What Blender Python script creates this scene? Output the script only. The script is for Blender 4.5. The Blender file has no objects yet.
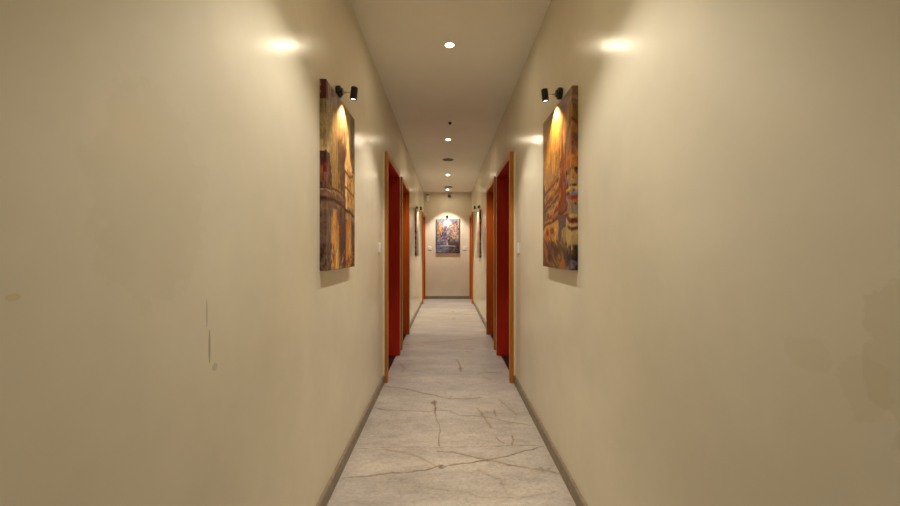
import bpy, bmesh, math, random
import numpy as np
from mathutils import Vector, Matrix

scene = bpy.context.scene
COL = scene.collection

# ------------------------------------------------------------------ camera
cam_d = bpy.data.cameras.new('camera')
cam_d.sensor_width = 36.0
cam_d.lens = 16.0
cam_d.shift_x = 3.3 / 900
cam_d.shift_y = -1.3 / 900
cam_d.clip_start = 0.02
cam = bpy.data.objects.new('camera', cam_d)
COL.objects.link(cam)
cam.location = (0, 0, 1.196)
cam.rotation_euler = (math.radians(90), 0, 0)
scene.camera = cam

# ------------------------------------------------------------------ world and exposure
w = bpy.data.worlds.new('world'); scene.world = w
w.use_nodes = True
w.node_tree.nodes['Background'].inputs[0].default_value = (0.02, 0.018, 0.015, 1)
w.node_tree.nodes['Background'].inputs[1].default_value = 1.0
scene.view_settings.view_transform = 'Standard'
scene.view_settings.look = 'None'
scene.view_settings.gamma = 1.0
scene.view_settings.exposure = 0.0
scene.view_settings.use_curve_mapping = False

DOWN_W = 88.0           # ceiling downlights, watts each
DOWN_COL = (1.0, 0.93, 0.83)
DOWN_ANGLE = 90
DISC = 350.0             # radiance of the downlight lens
SPOT_W = 26.0            # picture spotlights
SPOT_COL = (1.0, 0.74, 0.42)

# ------------------------------------------------------------------ dimensions
WL, WR, H = 0.580, 0.625, 2.70      # left wall at -WL, right wall at +WR
END, BACK = 10.15, -3.0
TH = 0.22                            # wall thickness

# ------------------------------------------------------------------ material helpers
def new_mat(name):
    m = bpy.data.materials.new(name); m.use_nodes = True
    nt = m.node_tree
    return m, nt, nt.nodes['Principled BSDF']

def N(nt, kind, **kw):
    n = nt.nodes.new(kind)
    for k, v in kw.items(): setattr(n, k, v)
    return n

def coords(nt, scale=(1, 1, 1), loc=(0, 0, 0)):
    t = N(nt, 'ShaderNodeTexCoord'); mp = N(nt, 'ShaderNodeMapping')
    mp.inputs['Scale'].default_value = scale
    mp.inputs['Location'].default_value = loc
    nt.links.new(t.outputs['Object'], mp.inputs['Vector'])
    return mp.outputs['Vector']

def noise(nt, vec, scale, detail=3, rough=0.5):
    n = N(nt, 'ShaderNodeTexNoise')
    n.inputs['Scale'].default_value = scale
    n.inputs['Detail'].default_value = detail
    n.inputs['Roughness'].default_value = rough
    nt.links.new(vec, n.inputs['Vector'])
    return n.outputs['Fac']

def ramp(nt, fac, stops):
    r = N(nt, 'ShaderNodeValToRGB')
    el = r.color_ramp.elements
    while len(el) < len(stops): el.new(0.5)
    for e, (p, c) in zip(el, stops):
        e.position = p; e.color = (*c, 1) if len(c) == 3 else c
    nt.links.new(fac, r.inputs['Fac'])
    return r.outputs['Color']

def mix(nt, fac, a, b, mode='MIX'):
    m = N(nt, 'ShaderNodeMix', data_type='RGBA', blend_type=mode)
    for sock, v in ((m.inputs[0], fac), (m.inputs[6], a), (m.inputs[7], b)):
        if isinstance(v, (int, float)): sock.default_value = v
        elif isinstance(v, tuple): sock.default_value = (*v, 1)
        else: nt.links.new(v, sock)
    return m.outputs[2]

def math_n(nt, op, a, b=None, c=None, clamp=False):
    m = N(nt, 'ShaderNodeMath', operation=op); m.use_clamp = clamp
    for i, v in enumerate((a, b, c)):
        if v is None: continue
        if isinstance(v, (int, float)): m.inputs[i].default_value = v
        else: nt.links.new(v, m.inputs[i])
    return m.outputs[0]

def bump(nt, p, h, strength, dist):
    b = N(nt, 'ShaderNodeBump')
    b.inputs['Strength'].default_value = strength
    b.inputs['Distance'].default_value = dist
    nt.links.new(h, b.inputs['Height'])
    nt.links.new(b.outputs['Normal'], p.inputs['Normal'])

def plain(name, col, rough=0.5, metal=0.0, var=0.06, spec=0.5):
    m, nt, p = new_mat(name)
    v = coords(nt)
    f = noise(nt, v, 30, 3)
    a = tuple(c * (1 - var) for c in col); b = tuple(min(1, c * (1 + var)) for c in col)
    nt.links.new(ramp(nt, f, [(0.3, a), (0.7, b)]), p.inputs['Base Color'])
    p.inputs['Roughness'].default_value = rough
    p.inputs['Metallic'].default_value = metal
    p.inputs['Specular IOR Level'].default_value = spec
    return m

def emitter(name, col, strength):
    m, nt, p = new_mat(name)
    v = coords(nt)
    f = noise(nt, v, 60, 1)
    nt.links.new(ramp(nt, f, [(0.3, col), (0.7, tuple(min(1, c * 1.02) for c in col))]), p.inputs['Emission Color'])
    p.inputs['Base Color'].default_value = (*col, 1)
    p.inputs['Emission Strength'].default_value = strength
    return m

# painted plaster with roller texture; marks = list of stains (Y, Z, radius Y, radius Z, colour, amount)
def paint_mat(name, col, marks=(), rough=0.19, blotch=0.05):
    m, nt, p = new_mat(name)
    v = coords(nt)
    big = noise(nt, v, 2.2, 4, 0.6)
    a = tuple(c * (1 - blotch) for c in col); b = tuple(c * (1 + blotch) for c in col)
    c = ramp(nt, big, [(0.32, a), (0.68, b)])
    warp = noise(nt, v, 11, 5, 0.65)
    sep = N(nt, 'ShaderNodeSeparateXYZ'); nt.links.new(v, sep.inputs[0])
    for (y, z, ry, rz, mc, amt, edge) in marks:
        dy = math_n(nt, 'DIVIDE', math_n(nt, 'SUBTRACT', sep.outputs[1], y), ry)
        dz = math_n(nt, 'DIVIDE', math_n(nt, 'SUBTRACT', sep.outputs[2], z), rz)
        d = math_n(nt, 'SQRT', math_n(nt, 'ADD', math_n(nt, 'MULTIPLY', dy, dy), math_n(nt, 'MULTIPLY', dz, dz)))
        d = math_n(nt, 'ADD', d, math_n(nt, 'MULTIPLY', math_n(nt, 'SUBTRACT', warp, 0.5), edge))
        mask = N(nt, 'ShaderNodeMapRange'); mask.interpolation_type = 'SMOOTHSTEP'
        mask.inputs['From Min'].default_value = 1.05; mask.inputs['From Max'].default_value = 0.9
        mask.inputs['To Min'].default_value = 0; mask.inputs['To Max'].default_value = amt
        nt.links.new(d, mask.inputs['Value'])
        c = mix(nt, mask.outputs[0], c, mc)
    nt.links.new(c, p.inputs['Base Color'])
    rr = N(nt, 'ShaderNodeMapRange')
    rr.inputs['To Min'].default_value = rough; rr.inputs['To Max'].default_value = rough + 0.035
    nt.links.new(noise(nt, v, 7, 3), rr.inputs['Value'])
    nt.links.new(rr.outputs[0], p.inputs['Roughness'])
    p.inputs['Specular IOR Level'].default_value = 0.13
    wav = noise(nt, v, 6, 2, 0.5)
    bump(nt, p, wav, 0.30, 0.004)
    return m

def wood_mat(name, dark, light, rough=0.35):
    m, nt, p = new_mat(name)
    v = coords(nt, (26, 26, 1.6))
    f = noise(nt, v, 1.6, 5, 0.6)
    v2 = coords(nt, (120, 120, 3))
    g = noise(nt, v2, 1.0, 2, 0.5)
    h = math_n(nt, 'ADD', math_n(nt, 'MULTIPLY', f, 0.7), math_n(nt, 'MULTIPLY', g, 0.3))
    nt.links.new(ramp(nt, h, [(0.32, dark), (0.68, light)]), p.inputs['Base Color'])
    p.inputs['Roughness'].default_value = rough
    bump(nt, p, h, 0.08, 0.002)
    return m

WALLC = (0.74, 0.68, 0.53)
STAIN = (0.52, 0.46, 0.25)
GREY = (0.42, 0.38, 0.32)
M_WALL_L = paint_mat('painted_plaster_left', WALLC, marks=[
    (0.967, 1.045, 0.0035, 0.035, GREY, 0.6, 0.6),
    (0.978, 0.965, 0.0045, 0.045, GREY, 0.85, 0.8),
    (1.000, 0.908, 0.012, 0.010, GREY, 0.45, 1.0),
    (0.535, 1.135, 0.010, 0.005, (0.62, 0.44, 0.18), 0.35, 0.8),
    (0.80, 1.30, 0.16, 0.20, STAIN, 0.10, 1.8)])
M_WALL_R = paint_mat('painted_plaster_right', WALLC, marks=[
    (0.545, 1.06, 0.058, 0.135, STAIN, 0.24, 2.6),
    (0.60, 0.98, 0.040, 0.060, STAIN, 0.16, 2.6),
    (0.70, 1.02, 0.05, 0.03, STAIN, 0.12, 1.8)])
M_WALL_E = paint_mat('painted_plaster_end', WALLC)
M_CEIL = paint_mat('matt_ceiling_paint', (0.88, 0.86, 0.78), rough=0.8, blotch=0.02)
M_SKIRT = plain('taupe_stone_skirting', (0.22, 0.175, 0.125), 0.45, var=0.18)
M_CASING = wood_mat('golden_orange_wood', (0.36, 0.115, 0.008), (0.56, 0.21, 0.016), 0.4)
M_LINING = wood_mat('deep_red_wood', (0.40, 0.006, 0.0008), (0.58, 0.034, 0.002), 0.42)
M_LINING_LIT = wood_mat('deep_red_wood_lit', (0.38, 0.062, 0.003), (0.54, 0.120, 0.006), 0.42)  # same lining wood, stronger lamp light put into its colour for the farther doors
M_LEAF = wood_mat('red_brown_wood_leaf', (0.22, 0.022, 0.006), (0.36, 0.055, 0.014), 0.4)
M_BLACK = plain('black_granite', (0.006, 0.005, 0.006), 0.35)
M_STEEL = plain('brushed_steel', (0.62, 0.60, 0.56), 0.28, 1.0)
M_BLKMET = plain('black_enamel', (0.008, 0.007, 0.007), 0.38)
M_WHITE = plain('white_plastic', (0.90, 0.88, 0.84), 0.35, var=0.01)
M_GRIL = plain('grey_perforated_metal', (0.20, 0.165, 0.125), 0.55, var=0.1)
M_SMOKE = plain('smoked_dome', (0.006, 0.006, 0.008), 0.08)
M_LENS = emitter('downlight_lens', (1.0, 0.86, 0.62), DISC)
M_SLENS = emitter('spotlight_lens', (0.92, 0.90, 1.0), 7.0)

# ------------------------------------------------------------------ geometry helpers
def link(name, bm, mat, parent=None, smooth=False):
    me = bpy.data.meshes.new(name)
    bmesh.ops.recalc_face_normals(bm, faces=bm.faces)
    bm.to_mesh(me); bm.free()
    for m in (mat if isinstance(mat, (list, tuple)) else [mat]): me.materials.append(m)
    if smooth:
        for pl in me.polygons: pl.use_smooth = True
        try: me.set_sharp_from_angle(angle=math.radians(38))
        except Exception: pass
    o = bpy.data.objects.new(name, me); COL.objects.link(o)
    if parent is not None: o.parent = parent
    return o

def tag(o, label=None, cat=None, group=None, kind=None):
    if label: o['label'] = label
    if cat: o['category'] = cat
    if group: o['group'] = group
    if kind: o['kind'] = kind
    return o

def empty(name, loc, rz=0):
    o = bpy.data.objects.new(name, None); COL.objects.link(o)
    o.location = loc; o.rotation_euler = (0, 0, rz)
    o.empty_display_size = 0.05
    return o

def box(bm, x0, x1, y0, y1, z0, z1, bev=0.0):
    r = bmesh.ops.create_cube(bm, size=1)
    bmesh.ops.scale(bm, vec=(abs(x1 - x0), abs(y1 - y0), abs(z1 - z0)), verts=r['verts'])
    bmesh.ops.translate(bm, vec=((x0 + x1) / 2, (y0 + y1) / 2, (z0 + z1) / 2), verts=r['verts'])
    if bev:
        es = {e for v in r['verts'] for e in v.link_edges}
        bmesh.ops.bevel(bm, geom=list(es), offset=bev, segments=2, profile=0.5, affect='EDGES')

def lathe(bm, prof, p0=(0, 0, 0), axis=(0, 0, 1), seg=32, close=True):
    """prof: (radius, distance along axis) list"""
    q = Vector((0, 0, 1)).rotation_difference(Vector(axis).normalized()).to_matrix()
    p0 = Vector(p0); rings = []
    for r, h in prof:
        if r < 1e-6:
            rings.append([bm.verts.new(p0 + q @ Vector((0, 0, h)))])
        else:
            rings.append([bm.verts.new(p0 + q @ Vector((r * math.cos(2 * math.pi * k / seg), r * math.sin(2 * math.pi * k / seg), h))) for k in range(seg)])
    for a, b in zip(rings, rings[1:]):
        for k in range(seg):
            k2 = (k + 1) % seg
            if len(a) == 1 and len(b) == 1: continue
            if len(a) == 1: bm.faces.new((a[0], b[k], b[k2]))
            elif len(b) == 1: bm.faces.new((a[k], a[k2], b[0]))
            else: bm.faces.new((a[k], a[k2], b[k2], b[k]))

# ------------------------------------------------------------------ doors layout: (near outer, far outer) along the corridor
CW = 0.055                                     # architrave width
DOORS = [(3.64, 4.604 + CW), (4.852, 5.78 + CW), (9.16, 10.125)]
HEAD = 2.053; HTOP = HEAD + CW

# ------------------------------------------------------------------ floor: marble with its cracks worked into the surface
F = 478.4
def fp(x, y):                                  # floor point seen on the tape-measured sightline x, y
    Z = F / (y - 251.7)
    return ((x - 446.7) * Z / 400.0, Z)
cr = [  # (width, darkness, brownness, points)
    (0.0055, .85, .25, [(343, 478.6), (356, 477), (370, 475.6), (382, 474), (394.7, 473.4), (412, 471.5), (424.6, 470.4), (437, 466.7), (443, 467.5), (450, 465.2), (465, 463.4), (476, 461.5), (487.4, 460.2), (507.3, 456), (524.7, 451), (544, 446.3)]),
    (0.0050, .65, .60, [(437, 451.5), (450, 452.2), (465, 454.7), (487.4, 460.2), (498, 462), (507, 464.7), (520, 466.5), (532, 469), (545, 470), (558, 472.9)]),
    (0.0035, .50, .20, [(355, 448.4), (382, 447.8), (402, 446.8), (430, 447.6), (450, 447), (470, 447), (500, 446), (545, 445)]),
    (0.0065, .55, .15, [(373.5, 407.4), (385, 410), (399.7, 410.4), (415, 411.4), (429.6, 411.6), (434.6, 410), (450, 411), (458, 415), (465, 415.6), (480, 416), (495, 418.6), (510, 422.3), (532, 425.6)]),
    (0.0060, .90, .55, [(434.2, 400.5), (435, 406), (434.4, 412.4), (436, 416)]),
    (0.0040, .60, .35, [(434.4, 412.4), (438.3, 422.3), (440, 429.8), (439.2, 438), (439.6, 446)]),
    (0.0080, .50, .70, [(384, 386), (398, 387.5), (412, 390.5), (432, 395), (450, 398.7), (466, 399), (480, 397.4)]),
    (0.0040, .35, .70, [(384.7, 449.7), (402, 452), (419.6, 457.2), (428, 462), (437, 466.7)]),
    (0.0050, .60, .60, [(477.4, 408.6), (482, 415), (487.4, 422.3), (491, 428)]),
    (0.0060, .55, .50, [(494.8, 410), (495.4, 416)]),
    (0.0045, .70, .45, [(495.8, 437.4), (499, 440.5), (503.6, 443.2)]),
    (0.0045, .70, .35, [(511.8, 436), (513.8, 441), (513.2, 445)]),
    (0.0050, .35, .50, [(499.8, 400), (508, 408), (517, 414.6)]),
    (0.0080, .75, .30, [(456.5, 359.5), (459.4, 364), (460.6, 368), (460.8, 371.6)]),
    (0.0040, .30, .20, [(414, 486.6), (430, 488), (450, 490.8), (462, 491), (480, 497), (520, 498), (556, 492)]),
    (0.0100, .45, .30, [(470, 374), (485, 373), (502, 372)]),
    (0.0100, .35, .30, [(398, 362), (405, 368), (402, 372)]),
    (0.0090, .35, .50, [(484, 378), (490, 379.5)]),
    (0.0120, .30, .15, [(400, 345), (420, 343), (446, 346), (470, 343), (490, 345)]),
    (0.0110, .40, .30, [(466, 351.5), (470, 352)]),
    (0.0040, .25, .40, [(470, 474), (480, 470), (500, 480), (506, 492)]),
]
blobs = [(434.2, 403, .042, 1.0), (434.6, 408, .018, .8), (460.6, 368.5, .045, .7), (453.2, 311.6, .05, .9), (453.9, 318.3, .06, .95), (495, 413, .022, .6), (441, 466.6, .026, .9), (451, 396, .02, .3), (487.4, 460.3, .016, .7), (541, 469.5, .03, .5), (548, 468.5, .02, .5)]
xs = np.linspace(-WL - 0.001, WR + 0.001, 201)
ys = np.concatenate([np.arange(BACK, 1.6, 0.05), np.arange(1.6, 4.4, 0.0075), np.arange(4.4, 7.5, 0.016), np.arange(7.5, END, 0.04), [END]])
GX, GY = np.meshgrid(xs, ys)
rng = np.random.RandomState(4)
def field_noise(GX, GY, fx, fy, seed):
    r = np.random.RandomState(seed); f = np.zeros_like(GX)
    for k in range(5):
        a = 2.0 ** k
        for q in range(3):
            th = r.uniform(0, 2 * math.pi); ph = r.uniform(0, 7)
            f += np.sin(2 * math.pi * (GX * fx * a * math.cos(th) + GY * fy * a * math.sin(th)) + ph) / a / 3
    return f
wx = field_noise(GX, GY, 5, 5, 1) * 0.006 + field_noise(GX, GY, 16, 16, 21) * 0.0035
wy = field_noise(GX, GY, 5, 5, 2) * 0.005 + field_noise(GX, GY, 16, 16, 22) * 0.0045
dark = np.zeros_like(GX); brown = np.zeros_like(GX)
brk = 0.78 + 0.30 * field_noise(GX, GY, 6, 6, 3)
def add_line(pts, wd, dk, br):
    global dark, brown
    for (x0, y0), (x1, y1) in zip(pts, pts[1:]):
        m = (GY > min(y0, y1) - 0.12) & (GY < max(y0, y1) + 0.12)
        px = GX[m] + wx[m]; py = GY[m] + wy[m]
        dx, dy = x1 - x0, y1 - y0
        t = np.clip(((px - x0) * dx + (py - y0) * dy) / (dx * dx + dy * dy + 1e-9), 0, 1)
        d = np.hypot(px - x0 - t * dx, py - y0 - t * dy)
        v = np.clip(1.35 - d / wd, 0, 1) * dk * np.clip(brk[m], .3, 1)
        dark[m] = np.maximum(dark[m], v)
        brown[m] = np.maximum(brown[m], np.exp(-(d / (wd * 3.2)) ** 2) * br)
for wd, dk, br, pts in cr:
    add_line([fp(*p) for p in pts], wd * 1.0, min(1, dk * 1.1), br)
for (x, y, r, a) in blobs:
    cx, cy = fp(x, y); d = np.hypot(GX + wx * 2 - cx, (GY + wy * 2 - cy) * 0.75) / (r * .6)
    v = np.clip(1.4 - d, 0, 1) * a
    dark = np.maximum(dark, v * .8); brown = np.maximum(brown, v)
# further cracks of the same kind over the rest of the floor, behind the camera and far down
r2 = random.Random(11)
for k in range(46):
    y0 = r2.choice([r2.uniform(BACK, 1.75), r2.uniform(5.0, END - .2), r2.uniform(6.5, END - .2)])
    x = r2.uniform(-.58, .2); L = r2.uniform(.3, 1.1); pts = [(x, y0)]; s = r2.uniform(-.35, .35)
    while pts[-1][0] < min(x + L, WR):
        pts.append((pts[-1][0] + r2.uniform(.05, .12), pts[-1][1] + s * .1 + r2.uniform(-.02, .02)))
    wd = 0.006 if y0 < 2 else 0.018
    add_line(pts, wd, r2.uniform(.2, .5), r2.uniform(.1, .5))
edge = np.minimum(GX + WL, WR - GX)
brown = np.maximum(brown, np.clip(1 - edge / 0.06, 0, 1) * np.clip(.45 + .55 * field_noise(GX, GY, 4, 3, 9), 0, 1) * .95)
ny, nx = GX.shape
me = bpy.data.meshes.new('floor')
verts = np.stack([GX, GY, np.zeros_like(GX)], -1).reshape(-1, 3)
idx = np.arange(ny * nx).reshape(ny, nx)
faces = np.stack([idx[:-1, :-1], idx[:-1, 1:], idx[1:, 1:], idx[1:, :-1]], -1).reshape(-1, 4)
def mesh_np(me, verts, faces):
    me.vertices.add(len(verts)); me.vertices.foreach_set('co', verts.astype(np.float32).ravel())
    me.loops.add(faces.size); me.loops.foreach_set('vertex_index', faces.astype(np.int32).ravel())
    me.polygons.add(len(faces)); me.polygons.foreach_set('loop_start', (np.arange(len(faces)) * 4).astype(np.int32))
    me.update(calc_edges=True); me.validate()
mesh_np(me, verts, faces)
at = me.color_attributes.new('cracks', 'FLOAT_COLOR', 'POINT')
cc = np.stack([dark, brown, np.zeros_like(dark), np.ones_like(dark)], -1)
at.data.foreach_set('color', cc.astype(np.float32).ravel())
m, nt, p = new_mat('pale_veined_marble')
v = coords(nt, (1.1, 3.2, 1)); big = noise(nt, v, 1.3, 6, 0.62)
v2 = coords(nt, (2.2, 4.0, 1), (3, 1, 0)); mid = noise(nt, v2, 4.0, 6, 0.7)
base = ramp(nt, big, [(0.28, (0.375, 0.345, 0.315)), (0.50, (0.475, 0.44, 0.405)), (0.70, (0.57, 0.525, 0.46))])
mot = ramp(nt, mid, [(0.30, (0.72, 0.71, 0.71)), (0.55, (1, 1, 1)), (0.75, (1.0, .95, .86))])
c = mix(nt, 0.8, base, mot, 'MULTIPLY')
gr = noise(nt, coords(nt, (1, 1.3, 1)), 48, 5, 0.7)
c = mix(nt, 0.7, c, ramp(nt, gr, [(0.36, (0.72, 0.71, 0.71)), (0.56, (1, 1, 1))]), 'MULTIPLY')
v3 = coords(nt, (1.0, 2.6, 1), (7, 3, 0))
vo = N(nt, 'ShaderNodeTexVoronoi', feature='DISTANCE_TO_EDGE'); vo.inputs['Scale'].default_value = 2.4
wr = N(nt, 'ShaderNodeMix', data_type='RGBA'); wr.inputs[0].default_value = 0.22
nn = N(nt, 'ShaderNodeTexNoise'); nn.inputs['Scale'].default_value = 3.5; nn.inputs['Detail'].default_value = 5
nt.links.new(v3, nn.inputs['Vector']); nt.links.new(v3, wr.inputs[6]); nt.links.new(nn.outputs['Color'], wr.inputs[7])
nt.links.new(wr.outputs[2], vo.inputs['Vector'])
vein = N(nt, 'ShaderNodeMapRange'); vein.inputs['From Min'].default_value = 0.0; vein.inputs['From Max'].default_value = 0.022
vein.inputs['To Min'].default_value = 0.22; vein.inputs['To Max'].default_value = 0.0
nt.links.new(vo.outputs['Distance'], vein.inputs['Value'])
c = mix(nt, vein.outputs[0], c, (0.26, 0.23, 0.20))
atn = N(nt, 'ShaderNodeAttribute', attribute_name='cracks')
sp = N(nt, 'ShaderNodeSeparateColor'); nt.links.new(atn.outputs['Color'], sp.inputs[0])
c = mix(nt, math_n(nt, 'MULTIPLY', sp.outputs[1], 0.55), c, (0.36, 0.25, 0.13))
c = mix(nt, math_n(nt, 'MULTIPLY', sp.outputs[0], 1.0), c, (0.085, 0.066, 0.05))
nt.links.new(c, p.inputs['Base Color'])
rr = N(nt, 'ShaderNodeMapRange'); rr.inputs['To Min'].default_value = 0.24; rr.inputs['To Max'].default_value = 0.46
nt.links.new(mid, rr.inputs['Value']); nt.links.new(rr.outputs[0], p.inputs['Roughness'])
bump(nt, p, math_n(nt, 'SUBTRACT', mid, math_n(nt, 'MULTIPLY', sp.outputs[0], 0.8)), 0.10, 0.004)
me.materials.append(m)
fl = bpy.data.objects.new('floor', me); COL.objects.link(fl)
tag(fl, 'pale grey veined and cracked marble floor of the corridor', 'floor', kind='structure')

# ------------------------------------------------------------------ ceiling and walls
bm = bmesh.new(); box(bm, -WL - TH, WR + TH, BACK - .1, END + .1, H, H + .1)
tag(link('ceiling', bm, M_CEIL), 'plain matt beige ceiling with a row of downlights', 'ceiling', kind='structure')
bm = bmesh.new(); box(bm, -WL - TH, WR + TH, BACK - .1, END + .1, -.1, -.012)
tag(link('floor_slab', bm, M_BLACK), 'dark slab under the marble floor', 'floor', kind='structure')
LG = .030                                       # lining thickness
def side_wall(name, s, X, mat, label):
    bm = bmesh.new(); a, b = sorted((s * X, s * (X + TH)))
    segs = []; y = BACK
    for (y0, y1) in DOORS:
        segs.append((y, y0 + CW - LG)); y = y1 - CW + LG
        box(bm, a, b, y0 + CW - LG, y1 - CW + LG, HEAD + LG, H)
    segs.append((y, END))
    for (u, v_) in segs: box(bm, a, b, u, v_, -.012, H)
    tag(link(name, bm, mat), label, 'wall', kind='structure')
side_wall('wall_left', -1, WL, M_WALL_L, 'cream satin painted wall along the left side of the corridor')
side_wall('wall_right', 1, WR, M_WALL_R, 'cream satin painted wall along the right side of the corridor')
bm = bmesh.new(); box(bm, -WL - TH, WR + TH, END, END + .1, -.012, H)
tag(link('wall_end', bm, M_WALL_E), 'cream wall closing the far end of the corridor', 'wall', kind='structure')
bm = bmesh.new(); box(bm, -WL - TH, WR + TH, BACK - .1, BACK, -.012, H)
tag(link('wall_back', bm, M_WALL_E), 'cream wall behind the camera', 'wall', kind='structure')

# skirting
def skirting(name, s, X, label):
    bm = bmesh.new(); t, h = .015, .070
    y = BACK
    for (y0, y1) in DOORS + [(END, END)]:
        if y0 - y > .03:
            a, b = sorted((s * X, s * (X - t)))
            prof = [(X, 0), (X - t, 0), (X - t, h - .008), (X - t + .004, h - .002), (X - t + .009, h), (X, h)]
            r0 = [bm.verts.new((s * px, y, pz)) for px, pz in prof]
            r1 = [bm.verts.new((s * px, y0, pz)) for px, pz in prof]
            bm.faces.new(r0); bm.faces.new(r1)
            for k in range(6): bm.faces.new((r0[k], r0[(k + 1) % 6], r1[(k + 1) % 6], r1[k]))
        y = y1
    tag(link(name, bm, M_SKIRT), label, 'baseboard', kind='structure')
skirting('baseboard_left', -1, WL, 'taupe stone skirting along the left wall')
skirting('baseboard_right', 1, WR, 'taupe stone skirting along the right wall')
bm = bmesh.new(); box(bm, -WL + .015, WR - .015, END - .015, END, 0, .070, .003)
tag(link('baseboard_end', bm, M_SKIRT), 'taupe stone skirting across the end wall', 'baseboard', kind='structure')

# ------------------------------------------------------------------ doors
def door(n, s, X, P, y0, y1, label):
    r = empty('door_%d' % n, (s * X, (y0 + y1) / 2, 0))
    tag(r, label, 'door', kind='structure')
    L = (y1 - y0) / 2
    def bx(bm, d0, d1, a, b, z0, z1, bev=0):   # d = depth into the wall (negative: out into the corridor)
        box(bm, s * d0, s * d1, a, b, z0, z1, bev)
    bm = bmesh.new()
    bx(bm, -P, -.015, -L, -L + CW, 0, HTOP, .003); bx(bm, -P, -.015, L - CW, L, 0, HTOP, .003)
    bx(bm, -P, -.015, -L + CW, L - CW, HEAD, HTOP, .003)
    link('architrave', bm, M_CASING, r)
    bm = bmesh.new(); i = L - CW
    bx(bm, -.015, 0, -L, -i, 0, HTOP); bx(bm, -.015, 0, i, L, 0, HTOP); bx(bm, -.015, 0, -i, i, HEAD, HTOP)
    o = link('backing_strip', bm, M_WALL_E, r); o['label'] = 'cream painted strip behind the architrave'
    bm = bmesh.new()
    bx(bm, 0, TH, -i - LG, -i, 0, HEAD + LG); bx(bm, 0, TH, i, i + LG, 0, HEAD + LG)
    bx(bm, 0, TH, -i, i, HEAD, HEAD + LG)
    bx(bm, -P + .002, 0, -i, -i + .004, 0, HEAD); bx(bm, -P + .002, 0, i - .004, i, 0, HEAD)
    bx(bm, 0, .130, -i, -i + .004, 0, HEAD); bx(bm, 0, .130, i - .004, i, 0, HEAD)
    bx(bm, -P + .002, 0, -i + .004, i - .004, HEAD - .003, HEAD)
    # door stop
    bx(bm, .135, .150, -i, -i + .014, 0, HEAD); bx(bm, .135, .150, i - .014, i, 0, HEAD); bx(bm, .135, .150, -i + .014, i - .014, HEAD - .014, HEAD)
    o = link('door_lining', bm, M_LINING if y0 < 4 else M_LINING_LIT, r); o['label'] = 'deep red wooden door lining'
    bm = bmesh.new(); bx(bm, .152, .192, -i + .003, i - .003, .010, HEAD - .004, .002)
    for z0, z1 in ((.15, .85), (1.10, 1.90)):
        bx(bm, .148, .153, -i + .13, i - .13, z0, z1, .002)
    leaf = link('door_leaf', bm, M_LEAF, r)
    bm = bmesh.new(); hy = -i + .075
    lathe(bm, [(0, 0), (.024, 0), (.024, .006), (.009, .008), (.009, .040), (0, .040)], (s * .152, hy, 1.02), (-s, 0, 0), 20)
    lathe(bm, [(0, 0), (.0085, 0), (.0085, .115), (.006, .120), (0, .120)], (s * .115, hy - .008, 1.02), (0, 1, 0), 16)
    lathe(bm, [(0, 0), (.022, 0), (.022, .006), (0, .007)], (s * .152, hy, .93), (-s, 0, 0), 20)
    h = link('door_handle', bm, M_STEEL, leaf, True); h['label'] = 'brushed steel lever handle'
    bm = bmesh.new(); bx(bm, .001, TH, -i, i, -.010, .002)
    t = link('threshold', bm, M_BLACK, r); t['label'] = 'black polished stone threshold'
where = ['nearest the camera', 'second along, behind the nearest one', 'at the far end beside the end wall']
n = 0
for s, X, P, sd in ((-1, WL, .042, 'left'), (1, WR, .050, 'right')):
    for k, (y0, y1) in enumerate(DOORS):
        n += 1
        door(n, s, X, P, y0, y1, 'orange and red wood doorway in the %s wall, %s' % (sd, where[k]))

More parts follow.
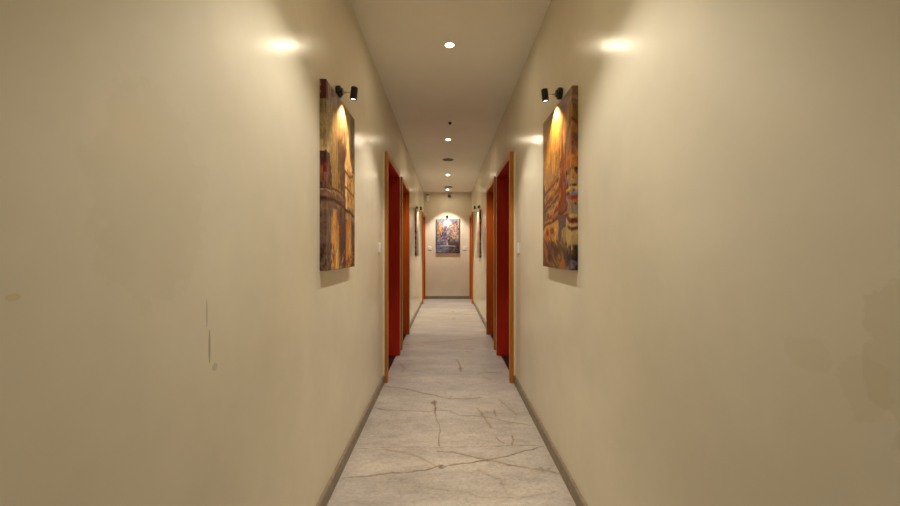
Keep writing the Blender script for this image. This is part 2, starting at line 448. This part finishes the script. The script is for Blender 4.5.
# ------------------------------------------------------------------ paintings: canvas raster painted stroke by stroke
class Canvas:
    def __init__(s, W, Hh, base, seed):
        s.W, s.H = W, Hh
        s.a = np.ones((Hh, W, 3)) * np.array(base) / 255.0
        s.r = np.random.RandomState(seed)
        yy, xx = np.mgrid[0:Hh, 0:W]
        s.u = (xx + .5) / W; s.v = (yy + .5) / Hh      # u from the viewer's left, v from the top
        s.n1 = s.smooth(9, 13); s.n2 = s.smooth(30, 45)
    def smooth(s, gx, gy):
        g = s.r.rand(gy + 2, gx + 2); x = s.u * gx; y = s.v * gy
        i = x.astype(int); j = y.astype(int); fx = x - i; fy = y - j
        fx = fx * fx * (3 - 2 * fx); fy = fy * fy * (3 - 2 * fy)
        return (g[j, i] * (1 - fx) + g[j, i + 1] * fx) * (1 - fy) + (g[j + 1, i] * (1 - fx) + g[j + 1, i + 1] * fx) * fy
    def put(s, mask, col, al=1.0):
        m = (np.clip(mask, 0, 1) * al)[..., None]
        s.a = s.a * (1 - m) + np.array(col) / 255.0 * m
    def poly(s, pts, col, al=1.0, rag=0.02):
        u = s.u + (s.n2 - .5) * rag; v = s.v + (s.n1 - .5) * rag
        ins = np.zeros_like(u, bool); n = len(pts)
        for k in range(n):
            (x0, y0), (x1, y1) = pts[k], pts[(k + 1) % n]
            if y0 == y1: continue
            c = ((y0 > v) != (y1 > v)) & (u < (x1 - x0) * (v - y0) / (y1 - y0) + x0)
            ins ^= c
        s.put(ins.astype(float), col, al)
    def rect(s, u0, u1, v0, v1, col, al=1.0, rag=0.02):
        s.poly([(u0, v0), (u1, v0), (u1, v1), (u0, v1)], col, al, rag)
    def line(s, pts, wd, col, al=1.0):
        asp = s.H / s.W
        u = s.u + (s.n2 - .5) * .012; v = s.v + (s.n2.T if s.n2.shape[0] == s.n2.shape[1] else s.n1 - .5) * .012
        best = np.full_like(u, 9.0)
        for (x0, y0), (x1, y1) in zip(pts, pts[1:]):
            dx, dy = x1 - x0, (y1 - y0) * asp
            px, py = u - x0, (v - y0) * asp
            t = np.clip((px * dx + py * dy) / (dx * dx + dy * dy + 1e-9), 0, 1)
            best = np.minimum(best, np.hypot(px - t * dx, py - t * dy))
        s.put(np.clip(1.4 - best / wd, 0, 1), col, al)
    def strokes(s, n, box_, cols, ln, wd, ang=90, jit=12, al=.8):
        u0, u1, v0, v1 = box_; asp = s.H / s.W
        for k in range(n):
            cu = s.r.uniform(u0, u1); cv = s.r.uniform(v0, v1)
            t = math.radians(ang + s.r.uniform(-jit, jit)); L = ln * s.r.uniform(.5, 1.3); wdt = wd * s.r.uniform(.6, 1.4)
            i0 = max(0, int((cu - L - wdt) * s.W)); i1 = min(s.W, int((cu + L + wdt) * s.W) + 2)
            rr_ = (L + wdt) / asp
            j0 = max(0, int((cv - rr_) * s.H)); j1 = min(s.H, int((cv + rr_) * s.H) + 2)
            if i1 <= i0 or j1 <= j0: continue
            du = s.u[j0:j1, i0:i1] - cu; dv = (s.v[j0:j1, i0:i1] - cv) * asp
            a_ = du * math.cos(t) - dv * math.sin(t); b_ = du * math.sin(t) + dv * math.cos(t)
            m = np.clip(1.3 - np.maximum(np.abs(a_) / L, np.abs(b_) / wdt), 0, .5) * 2 * al
            col = np.array(cols[s.r.randint(len(cols))]) * s.r.uniform(.85, 1.12)
            m = m[..., None]
            s.a[j0:j1, i0:i1] = s.a[j0:j1, i0:i1] * (1 - m) + np.clip(col, 0, 255) / 255.0 * m
    def lin(s):
        q = s.r.rand(s.H, s.W) - .5
        q = (q + np.roll(q, 1, 0) + np.roll(q, 2, 0)) / 1.6
        s.a = np.clip((s.a - .45) * 1.12 + .42 + q[..., None] * np.array([.10, .10, .13]), 0, 1)
        a = np.clip(s.a * (0.94 + .12 * s.n2[..., None]), 0, 1)
        return np.where(a <= .04045, a / 12.92, ((a + .055) / 1.055) ** 2.4)

def art_bridge(W, Hh, seed, dust=0):            # river, arched bridge line and a pale spire
    c = Canvas(W, Hh, (158, 136, 96), seed)
    c.strokes(220, (0, .6, 0, .45), [(168, 148, 108), (150, 124, 66), (140, 118, 84), (176, 152, 112)], .06, .013)
    c.strokes(60, (.30, .62, .02, .30), [(150, 120, 96), (128, 100, 82), (170, 130, 84)], .07, .012)
    c.rect(.03, .48, -.02, .09, (138, 118, 104), .6); c.strokes(26, (.03, .48, .01, .085), [(86, 66, 66), (120, 100, 96), (172, 150, 130)], .045, .010, 90, 3)
    c.rect(-.1, .05, -.02, .10, (96, 26, 18), .9)
    c.strokes(80, (.8, 1.0, .0, .42), [(104, 82, 36), (92, 66, 56), (120, 92, 44)], .07, .015)
    c.strokes(90, (.36, .66, .26, .56), [(104, 72, 58), (88, 58, 52), (128, 92, 62), (96, 70, 30)], .06, .015)
    c.strokes(34, (.18, .34, .10, .50), [(176, 146, 84), (152, 118, 48), (186, 156, 96)], .08, .011, 90, 4)
    c.poly([(-.05, .36), (.10, .38), (.15, .47), (.18, .56), (-.05, .57)], (84, 34, 24)); c.strokes(26, (0, .15, .40, .57), [(120, 30, 12), (60, 30, 30), (140, 90, 50), (110, 90, 100)], .03, .012)
    c.strokes(22, (.18, .42, .46, .57), [(190, 150, 84), (168, 130, 66), (120, 86, 50)], .05, .014, 90, 5)
    c.strokes(60, (.56, .98, .16, .36), [(112, 84, 50), (128, 98, 56), (98, 72, 56)], .05, .012)
    # tower
    c.poly([(.69, .17), (.72, .17), (.80, .30), (.88, .36), (.86, .40), (.60, .40), (.58, .36), (.65, .28)], (226, 190, 136), .95)
    c.rect(.60, .96, .38, .62, (196, 152, 86), .9); c.rect(.60, .68, .36, .66, (232, 200, 150), .9, .01)
    c.strokes(34, (.68, .97, .38, .60), [(166, 108, 40), (216, 176, 110), (140, 100, 50)], .03, .011, 80, 40)
    c.line([(.60, .405), (.78, .42), (.92, .40)], .014, (110, 70, 24)); c.line([(.58, .50), (.95, .53)], .012, (120, 80, 36))
    # bridge deck
    c.poly([(-.05, .575), (.62, .585), (.62, .70), (-.05, .70)], (126, 94, 78)); c.strokes(50, (0, .60, .57, .69), [(140, 104, 84), (108, 78, 68), (150, 120, 84)], .05, .012, 0, 10)
    c.line([(0, .555), (.3, .545), (.6, .565)], .010, (88, 60, 36)); c.strokes(26, (0, .6, .545, .585), [(84, 56, 34), (168, 134, 90)], .012, .006, 90, 8)
    c.line([(0, .628), (.22, .612), (.45, .622), (.62, .645), (.80, .648), (1, .67)], .017, (74, 44, 18))
    # water
    c.rect(-.1, 1.1, .70, 1.05, (112, 86, 78), 1)
    c.strokes(150, (0, 1, .66, 1.0), [(118, 98, 96), (92, 66, 58), (136, 108, 84)], .06, .014, 90, 10)
    c.strokes(90, (.15, .36, .70, 1.0), [(190, 150, 84), (206, 168, 104), (200, 128, 40)], .06, .016, 88, 8, .9)
    c.strokes(60, (.42, .60, .66, .98), [(78, 42, 26), (90, 58, 50)], .06, .018, 90, 6)
    c.strokes(90, (.64, .84, .68, 1.0), [(180, 134, 62), (198, 156, 90), (190, 112, 30)], .05, .015, 84, 16, .9)
    c.strokes(50, (.86, 1.0, .74, 1.0), [(98, 66, 26), (120, 84, 40), (80, 56, 30)], .05, .015)
    c.strokes(40, (0, .22, .86, 1.0), [(30, 22, 20), (120, 108, 96), (90, 40, 20)], .018, .010, 90, 20)
    c.strokes(30, (.45, .95, .90, 1.0), [(44, 28, 20), (200, 160, 100)], .022, .008, 40, 40)
    return c.lin()

def art_tower(W, Hh, seed):                     # tall red-brown tower over a hazy town
    c = Canvas(W, Hh, (176, 132, 66), seed)
    c.strokes(240, (0, 1, 0, .5), [(186, 138, 66), (168, 122, 60), (194, 150, 84), (150, 112, 60)], .07, .018, 80, 16)
    c.poly([(-.1, -.1), (1.1, -.1), (1.1, .10), (.7, .05), (-.1, .07)], (142, 116, 98), .8); c.strokes(60, (0, 1, 0, .09), [(140, 114, 96), (166, 132, 96)], .08, .014, 10, 15)
    c.strokes(70, (.80, 1.0, .22, .50), [(150, 84, 40), (128, 92, 66), (180, 110, 50), (140, 120, 70)], .05, .014, 78, 12)
    c.line([(1.0, .17), (.88, .23), (.83, .31), (.81, .42)], .014, (120, 66, 26))
    c.strokes(60, (.0, .58, .34, .50), [(164, 130, 92), (146, 118, 96), (186, 140, 80), (120, 104, 110)], .04, .012, 85, 10)
    # slanting bands
    c.poly([(-.1, .50), (.6, .42), (.6, .72), (-.1, .76)], (162, 112, 58))
    for k in range(7):
        v0 = .50 + .037 * k
        c.line([(0, v0 + .02), (.3, v0 - .01), (.6, v0 - .045)], .016, [(82, 66, 62), (190, 140, 70), (120, 70, 34)][k % 3])
    c.strokes(60, (0, .55, .46, .72), [(196, 144, 70), (84, 72, 76), (160, 84, 36), (130, 112, 106)], .045, .009, 18, 8)
    c.strokes(26, (0, .10, .44, .72), [(84, 70, 76), (110, 92, 90)], .05, .014)
    c.rect(.82, 1.1, .48, .70, (138, 116, 92), .9); c.strokes(50, (.84, 1.0, .44, .66), [(22, 18, 20), (120, 122, 156), (34, 28, 28), (190, 130, 60), (150, 140, 130)], .022, .012, 70, 40)
    c.line([(.82, .565), (.92, .55), (1.0, .55)], .014, (200, 150, 70)); c.line([(.9, .60), (1, .60)], .016, (150, 50, 20))
    # tower
    c.poly([(.715, .16), (.73, .16), (.765, .34), (.79, .45), (.85, .50), (.85, .67), (.60, .67), (.61, .50), (.66, .45), (.69, .34)], (124, 60, 22), 1, .008)
    c.strokes(40, (.64, .82, .30, .66), [(150, 80, 34), (96, 40, 16), (176, 104, 48)], .035, .010, 88, 5)
    c.line([(.60, .668), (.72, .68), (.86, .655)], .014, (84, 34, 14))
    # lower half
    c.poly([(-.1, .74), (.30, .71), (.6, .70), (.6, .90), (-.1, .90)], (178, 134, 74)); c.strokes(50, (0, .58, .74, .86), [(190, 146, 84), (160, 112, 56), (196, 150, 80)], .05, .016, 20, 20)
    c.line([(-.02, .745), (.2, .715), (.6, .695), (.9, .69)], .012, (106, 58, 26))
    c.line([(.17, .775), (.22, .772)], .035, (140, 54, 18)); c.line([(.36, .768), (.42, .765)], .035, (140, 54, 18))
    c.poly([(.60, .69), (.84, .69), (.84, .86), (.60, .86)], (96, 78, 80)); c.poly([(.70, .78), (.84, .76), (.84, .89), (.66, .89)], (158, 138, 84), .8)
    c.rect(.84, 1.1, .70, .90, (176, 150, 100)); c.line([(.88, .70), (.94, .73), (1, .735)], .022, (96, 36, 16)); c.line([(.90, .765), (1, .78)], .014, (90, 50, 24))
    c.poly([(-.1, .84), (.25, .83), (.5, .85), (1.1, .90), (1.1, 1.1), (-.1, 1.1)], (122, 78, 42))
    c.strokes(90, (0, .5, .83, 1.0), [(150, 84, 36), (96, 70, 62), (120, 90, 84), (168, 92, 30)], .06, .014, 125, 16)
    c.strokes(60, (.25, .85, .85, .96), [(78, 58, 30), (64, 44, 22), (96, 74, 40)], .05, .020, 150, 25)
    c.strokes(30, (.45, .80, .92, 1.0), [(180, 100, 30), (120, 110, 60)], .04, .014, 150, 20)
    c.line([(.06, .90), (.16, .98), (.28, 1.0)], .014, (84, 48, 28)); c.line([(.12, .84), (.40, .95), (.55, 1.0)], .014, (88, 50, 30))
    c.strokes(30, (.86, 1.0, .88, 1.0), [(16, 12, 14), (110, 112, 140), (60, 52, 40)], .03, .016, 70, 40)
    return c.lin()

def art_harbour(W, Hh, seed):                   # orange buildings over blue water
    c = Canvas(W, Hh, (150, 140, 136), seed)
    c.strokes(120, (0, 1, 0, .4), [(164, 154, 148), (136, 126, 140), (180, 166, 150), (120, 108, 146)], .06, .024, 60, 50)
    c.poly([(.06, .50), (.08, .24), (.14, .14), (.20, .24), (.26, .50)], (200, 150, 78)); c.strokes(24, (.06, .28, .22, .48), [(200, 154, 90), (170, 134, 84), (120, 100, 96)], .04, .022)
    c.strokes(36, (.26, .46, .22, .50), [(104, 88, 150), (130, 116, 120), (84, 70, 80)], .04, .024)
    c.strokes(70, (.48, 1.0, .14, .46), [(196, 146, 90), (160, 116, 76), (206, 192, 176), (176, 164, 160), (110, 90, 130), (120, 86, 60)], .045, .024, 70, 50)
    c.strokes(90, (0, 1.0, .44, .66), [(80, 68, 64), (120, 104, 98), (60, 50, 50), (170, 150, 140), (112, 100, 150)], .05, .024, 80, 50)
    c.strokes(30, (.44, .90, .42, .60), [(206, 190, 176), (180, 150, 120)], .03, .02, 90, 40)
    c.rect(-.1, 1.1, .66, 1.1, (96, 84, 92))
    c.strokes(60, (.3, 1.0, .66, 1.0), [(84, 66, 70), (110, 88, 80), (70, 50, 48)], .07, .018, 0, 12)
    c.strokes(80, (0, .55, .68, .98), [(112, 122, 160), (140, 146, 172), (96, 100, 132)], .07, .018, 0, 14)
    c.line([(.2, .79), (.5, .785), (.8, .795)], .022, (196, 178, 110)); c.line([(.47, .70), (.48, .78)], .03, (200, 184, 140))
    c.strokes(16, (.6, 1.0, .82, .97), [(26, 18, 22), (104, 104, 150)], .05, .016, 0, 14)
    c.line([(0, .99), (1, .99)], .012, (50, 40, 60)); c.line([(.99, 0), (.99, 1)], .012, (70, 58, 84)); c.line([(.01, 0), (.01, 1)], .012, (80, 70, 120))
    return c.lin()

def art_street(W, Hh, seed):                    # grey upper half, dark red and blue lower half
    c = Canvas(W, Hh, (156, 140, 120), seed)
    c.strokes(120, (0, 1, 0, .5), [(160, 150, 146), (120, 108, 120), (190, 170, 140), (110, 80, 60)], .06, .024, 88, 14)
    c.strokes(100, (0, .5, .40, 1.0), [(110, 30, 18), (60, 40, 40), (150, 100, 50), (30, 24, 26)], .05, .026, 80, 40)
    c.strokes(90, (.4, 1, .45, 1.0), [(120, 110, 120), (96, 104, 150), (150, 130, 110), (70, 60, 60)], .05, .026, 80, 40)
    c.strokes(30, (.1, .9, .88, 1.0), [(90, 92, 130), (40, 34, 36)], .06, .02, 0, 20)
    return c.lin()

def art_quay(W, Hh, seed):
    c = Canvas(W, Hh, (150, 128, 104), seed)
    c.strokes(120, (0, .6, 0, .45), [(170, 160, 164), (140, 128, 150), (190, 176, 160)], .06, .024, 88, 14)
    c.strokes(90, (.5, 1, 0, .6), [(60, 40, 40), (150, 60, 24), (90, 70, 80), (190, 120, 50)], .05, .026, 80, 40)
    c.strokes(100, (0, .7, .36, .9), [(190, 140, 80), (120, 60, 26), (200, 170, 120), (90, 60, 40)], .05, .026, 80, 40)
    c.strokes(50, (.3, 1, .68, 1.0), [(24, 20, 24), (110, 112, 140), (60, 50, 50)], .04, .02, 60, 40)
    return c.lin()

M_ART, nt, p = new_mat('oil_paint_on_canvas')
an = N(nt, 'ShaderNodeAttribute', attribute_name='pigment')
v = coords(nt, (1, 1, 1)); f = noise(nt, v, 90, 3, .6)
nt.links.new(mix(nt, 0.5, an.outputs['Color'], ramp(nt, f, [(0.3, (.82, .82, .82)), (0.7, (1, 1, 1))]), 'MULTIPLY'), p.inputs['Base Color'])
p.inputs['Roughness'].default_value = 0.42
bump(nt, p, f, 0.25, 0.003)

def painting(name, img, wdt, hgt, dep, loc, rz, label, group=None):
    """canvas wrapped round a stretcher: local x across (viewer's left to right), -y towards the viewer, origin at the wall, bottom centre"""
    Hh, W, _ = img.shape
    K = 8
    side = np.linspace(0, -dep + .0015, K)
    xs = np.concatenate([np.full(K, -wdt / 2), np.linspace(-wdt / 2 + .0015, wdt / 2 - .0015, W), np.full(K, wdt / 2)])
    dx = np.concatenate([side, np.full(W, -dep), side[::-1]])
    zs = np.concatenate([np.full(K, hgt), np.linspace(hgt - .0015, .0015, Hh), np.zeros(K)])
    dz = np.concatenate([side, np.full(Hh, -dep), side[::-1]])
    X_, Z_ = np.meshgrid(xs, zs); D1, D2 = np.meshgrid(dx, dz)
    Y_ = np.maximum(D1, D2)
    n_y, n_x = X_.shape
    verts = np.stack([X_, Y_, Z_], -1).reshape(-1, 3)
    idx = np.arange(n_y * n_x).reshape(n_y, n_x)
    fc = np.stack([idx[:-1, :-1], idx[1:, :-1], idx[1:, 1:], idx[:-1, 1:]], -1).reshape(-1, 4)
    back = np.array([[idx[0, 0], idx[0, -1], idx[-1, -1], idx[-1, 0]]])
    me = bpy.data.meshes.new(name); mesh_np(me, verts, np.concatenate([fc, back]))
    ii = np.abs(np.arange(n_y) - K); ii = np.where(ii > Hh - 1, 2 * (Hh - 1) - ii, ii)
    jj = np.abs(np.arange(n_x) - K); jj = np.where(jj > W - 1, 2 * (W - 1) - jj, jj)
    colr = img[ii][:, jj]
    colr = np.concatenate([colr, np.ones(colr.shape[:2] + (1,))], -1)
    at = me.color_attributes.new('pigment', 'FLOAT_COLOR', 'POINT')
    at.data.foreach_set('color', colr.astype(np.float32).ravel())
    me.materials.append(M_ART)
    o = bpy.data.objects.new(name, me); COL.objects.link(o)
    o.location = loc; o.rotation_euler = (0, 0, rz)
    return tag(o, label, 'painting', group)

R90 = math.pi / 2
PG = 'unframed canvases along the corridor'
G = 0.0006
painting('canvas_painting', art_bridge(150, 225, 3), .564, .877, .030, (-WL + G, 2.107, 1.108), R90,
         'large unframed brown cityscape canvas with a pale spire on the left wall, nearest the camera', PG)
painting('canvas_painting', art_tower(150, 225, 5), .568, .880, .030, (WR - G, 2.187, 1.107), -R90,
         'large unframed golden cityscape canvas with a red-brown tower on the right wall, nearest the camera', PG)
painting('canvas_painting', art_street(50, 80, 8), .58, .875, .030, (-WL + G, 7.56, 1.115), R90,
         'far canvas seen edge-on on the left wall past the two doorways', PG)
painting('canvas_painting', art_quay(50, 80, 9), .60, .875, .030, (WR - G, 7.54, 1.085), -R90,
         'far canvas seen edge-on on the right wall past the two doorways', PG)
painting('canvas_painting', art_harbour(72, 108, 7), .590, .865, .030, (.031, END - G, 1.163), 0,
         'blue and orange harbour canvas hanging face-on on the end wall', PG)

# ------------------------------------------------------------------ lamps
def spot_light(name, power, col, angle, blend, radius, loc, direction, parent):
    d = bpy.data.lights.new(name, 'SPOT'); d.energy = power; d.color = col
    d.spot_size = math.radians(angle); d.spot_blend = blend; d.shadow_soft_size = radius
    o = bpy.data.objects.new(name, d); COL.objects.link(o); o.parent = parent
    o.location = loc; o.rotation_euler = Vector(direction).to_track_quat('-Z', 'Y').to_euler()
    return o

def downlight(y, k, label):
    r = empty('ceiling_downlight', (.020, y, H)); tag(r, label, 'ceiling light', 'downlights along the ceiling')
    bm = bmesh.new(); lathe(bm, [(.046, 0), (.046, -.002), (.044, -.004), (.034, -.005), (.029, -.004), (.0275, 0)], seg=48)
    link('trim_ring', bm, M_WHITE, r, True)
    bm = bmesh.new(); lathe(bm, [(.0282, -.0010), (.024, -.0014), (0, -.002)], seg=48)
    lz = link('lens', bm, M_LENS, r, True); lz['label'] = 'glowing warm white lens'
    spot_light('lamp_light', DOWN_W * k, DOWN_COL, DOWN_ANGLE, .45, .030, (0, 0, -.012), (0, 0, -1), r)
for y, k, lb in ((2.908, .85, 'round recessed downlight glowing in the ceiling, nearest and largest in view'),
              (5.36, 1.05, 'round recessed downlight glowing between the small black ceiling sensor and the nearer vent'),
              (7.83, 1.7, 'round recessed downlight glowing between the two round ceiling vents'),
              (9.69, 1.5, 'round recessed downlight glowing close to the end wall'),
              (1.32, .84, 'round recessed downlight in the ceiling just above the camera')):
    downlight(y, k, lb)

def wall_spot(loc, rz, label, k=1.0, col=SPOT_COL):
    """local: wall plane at y=0, -y out into the corridor, origin at centre of wall plate"""
    r = empty('picture_spotlight', loc, rz); tag(r, label, 'spotlight', 'black spotlights above the canvases')
    bm = bmesh.new(); lathe(bm, [(0, 0), (.029, 0), (.031, .003), (.031, .018), (.029, .022), (.020, .023), (.019, .030), (.017, .032), (0, .032)], (0, 0, 0), (0, -1, 0), 40)
    link('wall_plate', bm, M_BLKMET, r, True)
    bm = bmesh.new(); lathe(bm, [(0, 0), (.0045, 0), (.0045, .046), (0, .046)], (0, -.030, -.004), (0, -1, -.05), 16)
    lathe(bm, [(0, -.008), (.006, -.006), (.008, 0), (.006, .006), (0, .008)], (0, -.048, -.005), (0, -1, 0), 16)
    a = link('arm', bm, M_STEEL, r, True); a['label'] = 'short steel arm'
    ax = Vector((0, .11, -1)).normalized()
    c0 = Vector((0, -.090, -.010)) - ax * .033
    bm = bmesh.new(); lathe(bm, [(0, 0), (.016, 0), (.018, .002), (.018, .064), (.017, .066), (.0155, .066), (.0150, .060), (.0150, .058)], c0, ax, 36)
    hd = link('lamp_head', bm, M_BLKMET, r, True)
    bm = bmesh.new(); lathe(bm, [(.0155, .0590), (.010, .0605), (0, .061)], c0, ax, 32)
    l = link('lens', bm, M_SLENS, hd, True); l['label'] = 'glowing white lens'
    lp = c0 + ax * .070
    spot_light('lamp_light', SPOT_W * k, col, 104, .75, .010, lp, (0, .17, -1), r)
wall_spot((-WL + G, 2.110, 2.040), R90, 'small black spotlight on the left wall over the pale spire canvas', .8)
wall_spot((WR - G, 2.175, 2.056), -R90, 'small black spotlight on the right wall over the red-brown tower canvas')
wall_spot((-WL + G, 7.60, 2.030), R90, 'small black spotlight on the left wall over the far edge-on canvas')
wall_spot((WR - G, 7.60, 2.045), -R90, 'small black spotlight on the right wall over the far edge-on canvas')
wall_spot((.012, END - G, 2.085), 0, 'small black spotlight over the harbour canvas on the end wall', .5, (1.0, 0.87, 0.68))

# ------------------------------------------------------------------ ceiling fittings
def vent(y, x, r0, label):
    r = empty('ceiling_vent', (x, y, H)); tag(r, label, 'vent', 'round ceiling vents')
    bm = bmesh.new(); lathe(bm, [(r0, 0), (r0, -.004), (r0 - .004, -.007), (r0 - .012, -.007), (r0 - .014, -.003)], seg=48)
    link('rim', bm, M_GRIL, r, True)
    bm = bmesh.new(); prof = []
    k = r0 - .014
    lathe(bm, [(k, -.002), (0, -.002)], seg=48)
    q = k - .004
    while q > .012:
        lathe(bm, [(q, -.002), (q, -.006), (q - .004, -.006), (q - .004, -.002)], seg=40); q -= .011
    lathe(bm, [(.008, -.002), (.008, -.007), (0, -.007)], seg=20)
    link('grille', bm, M_GRIL, r, True)
vent(6.53, .022, .092, 'round grey ceiling vent between the second and third downlights')
vent(9.28, .035, .100, 'round grey ceiling vent just before the last downlight')
r = empty('ceiling_sensor', (.038, 4.656, H)); tag(r, 'small black round sensor on the ceiling before the second downlight', 'sensor')
bm = bmesh.new(); lathe(bm, [(.022, 0), (.022, -.004), (.018, -.007), (0, -.007)], seg=28); link('base', bm, M_BLKMET, r, True)
bm = bmesh.new(); lathe(bm, [(.015, -.006), (.015, -.016), (.011, -.023), (0, -.026)], seg=28); link('dome', bm, M_SMOKE, r, True)

# ------------------------------------------------------------------ end wall fittings
r = empty('security_camera', (.066, END - G, 2.585)); tag(r, 'small camera with a black ball eye high on the end wall', 'camera')
bm = bmesh.new(); box(bm, -.034, .034, -.020, 0, -.062, .020, .005); link('wall_bracket', bm, M_WHITE, r)
bm = bmesh.new(); lathe(bm, [(0, 0), (.012, 0), (.012, .022), (0, .022)], (0, -.018, .010), (0, -1, 0), 20); link('neck', bm, M_BLKMET, r, True)
bm = bmesh.new()
bmesh.ops.create_uvsphere(bm, u_segments=28, v_segments=18, radius=.040); bmesh.ops.translate(bm, vec=(0, -.068, .018), verts=bm.verts)
ey = link('ball_eye', bm, M_BLKMET, r, True)
bm = bmesh.new(); lathe(bm, [(.018, 0), (.018, .004), (.014, .006), (0, .004)], (0, -.104, .012), (0, -1, -.1), 24); link('lens', bm, M_SMOKE, ey, True)
r = empty('motion_sensor', (-.478, END - G, 2.565)); tag(r, 'small white box sensor with a dark top high on the end wall', 'sensor')
bm = bmesh.new(); box(bm, -.032, .032, -.040, 0, -.080, .060, .008); link('housing', bm, M_WHITE, r)
bm = bmesh.new(); box(bm, -.028, .028, -.046, -.004, .056, .082, .005); o = link('cap', bm, M_GRIL, r); o['label'] = 'dark grey top cap'

def switch(loc, rz, label):
    r = empty('light_switch', loc, rz); tag(r, label, 'light switch', 'white light switches')
    bm = bmesh.new(); box(bm, -.043, .043, -.009, 0, -.043, .043, .003); link('plate', bm, M_WHITE, r)
    bm = bmesh.new()
    for a, b in ((-.032, -.001), (.001, .032)):
        vs = [bm.verts.new(q) for q in ((a, -.009, -.03), (b, -.009, -.03), (b, -.0125, .03), (a, -.0125, .03), (a, -.008, -.03), (b, -.008, -.03), (b, -.008, .03), (a, -.008, .03))]
        for f_ in ((0, 1, 2, 3), (4, 7, 6, 5), (0, 4, 5, 1), (1, 5, 6, 2), (2, 6, 7, 3), (3, 7, 4, 0)): bm.faces.new([vs[i_] for i_ in f_])
    link('rocker', bm, M_WHITE, r)
switch((-WL + G, 3.43, 1.232), R90, 'white light switch on the left wall beside the nearest doorway')
switch((WR - G, 3.47, 1.226), -R90, 'white light switch on the right wall beside the nearest doorway')
switch((-.431, END - G, 1.285), 0, 'white light switch on the end wall, left of the harbour canvas')
switch((.459, END - G, 1.285), 0, 'white light switch on the end wall, right of the harbour canvas')
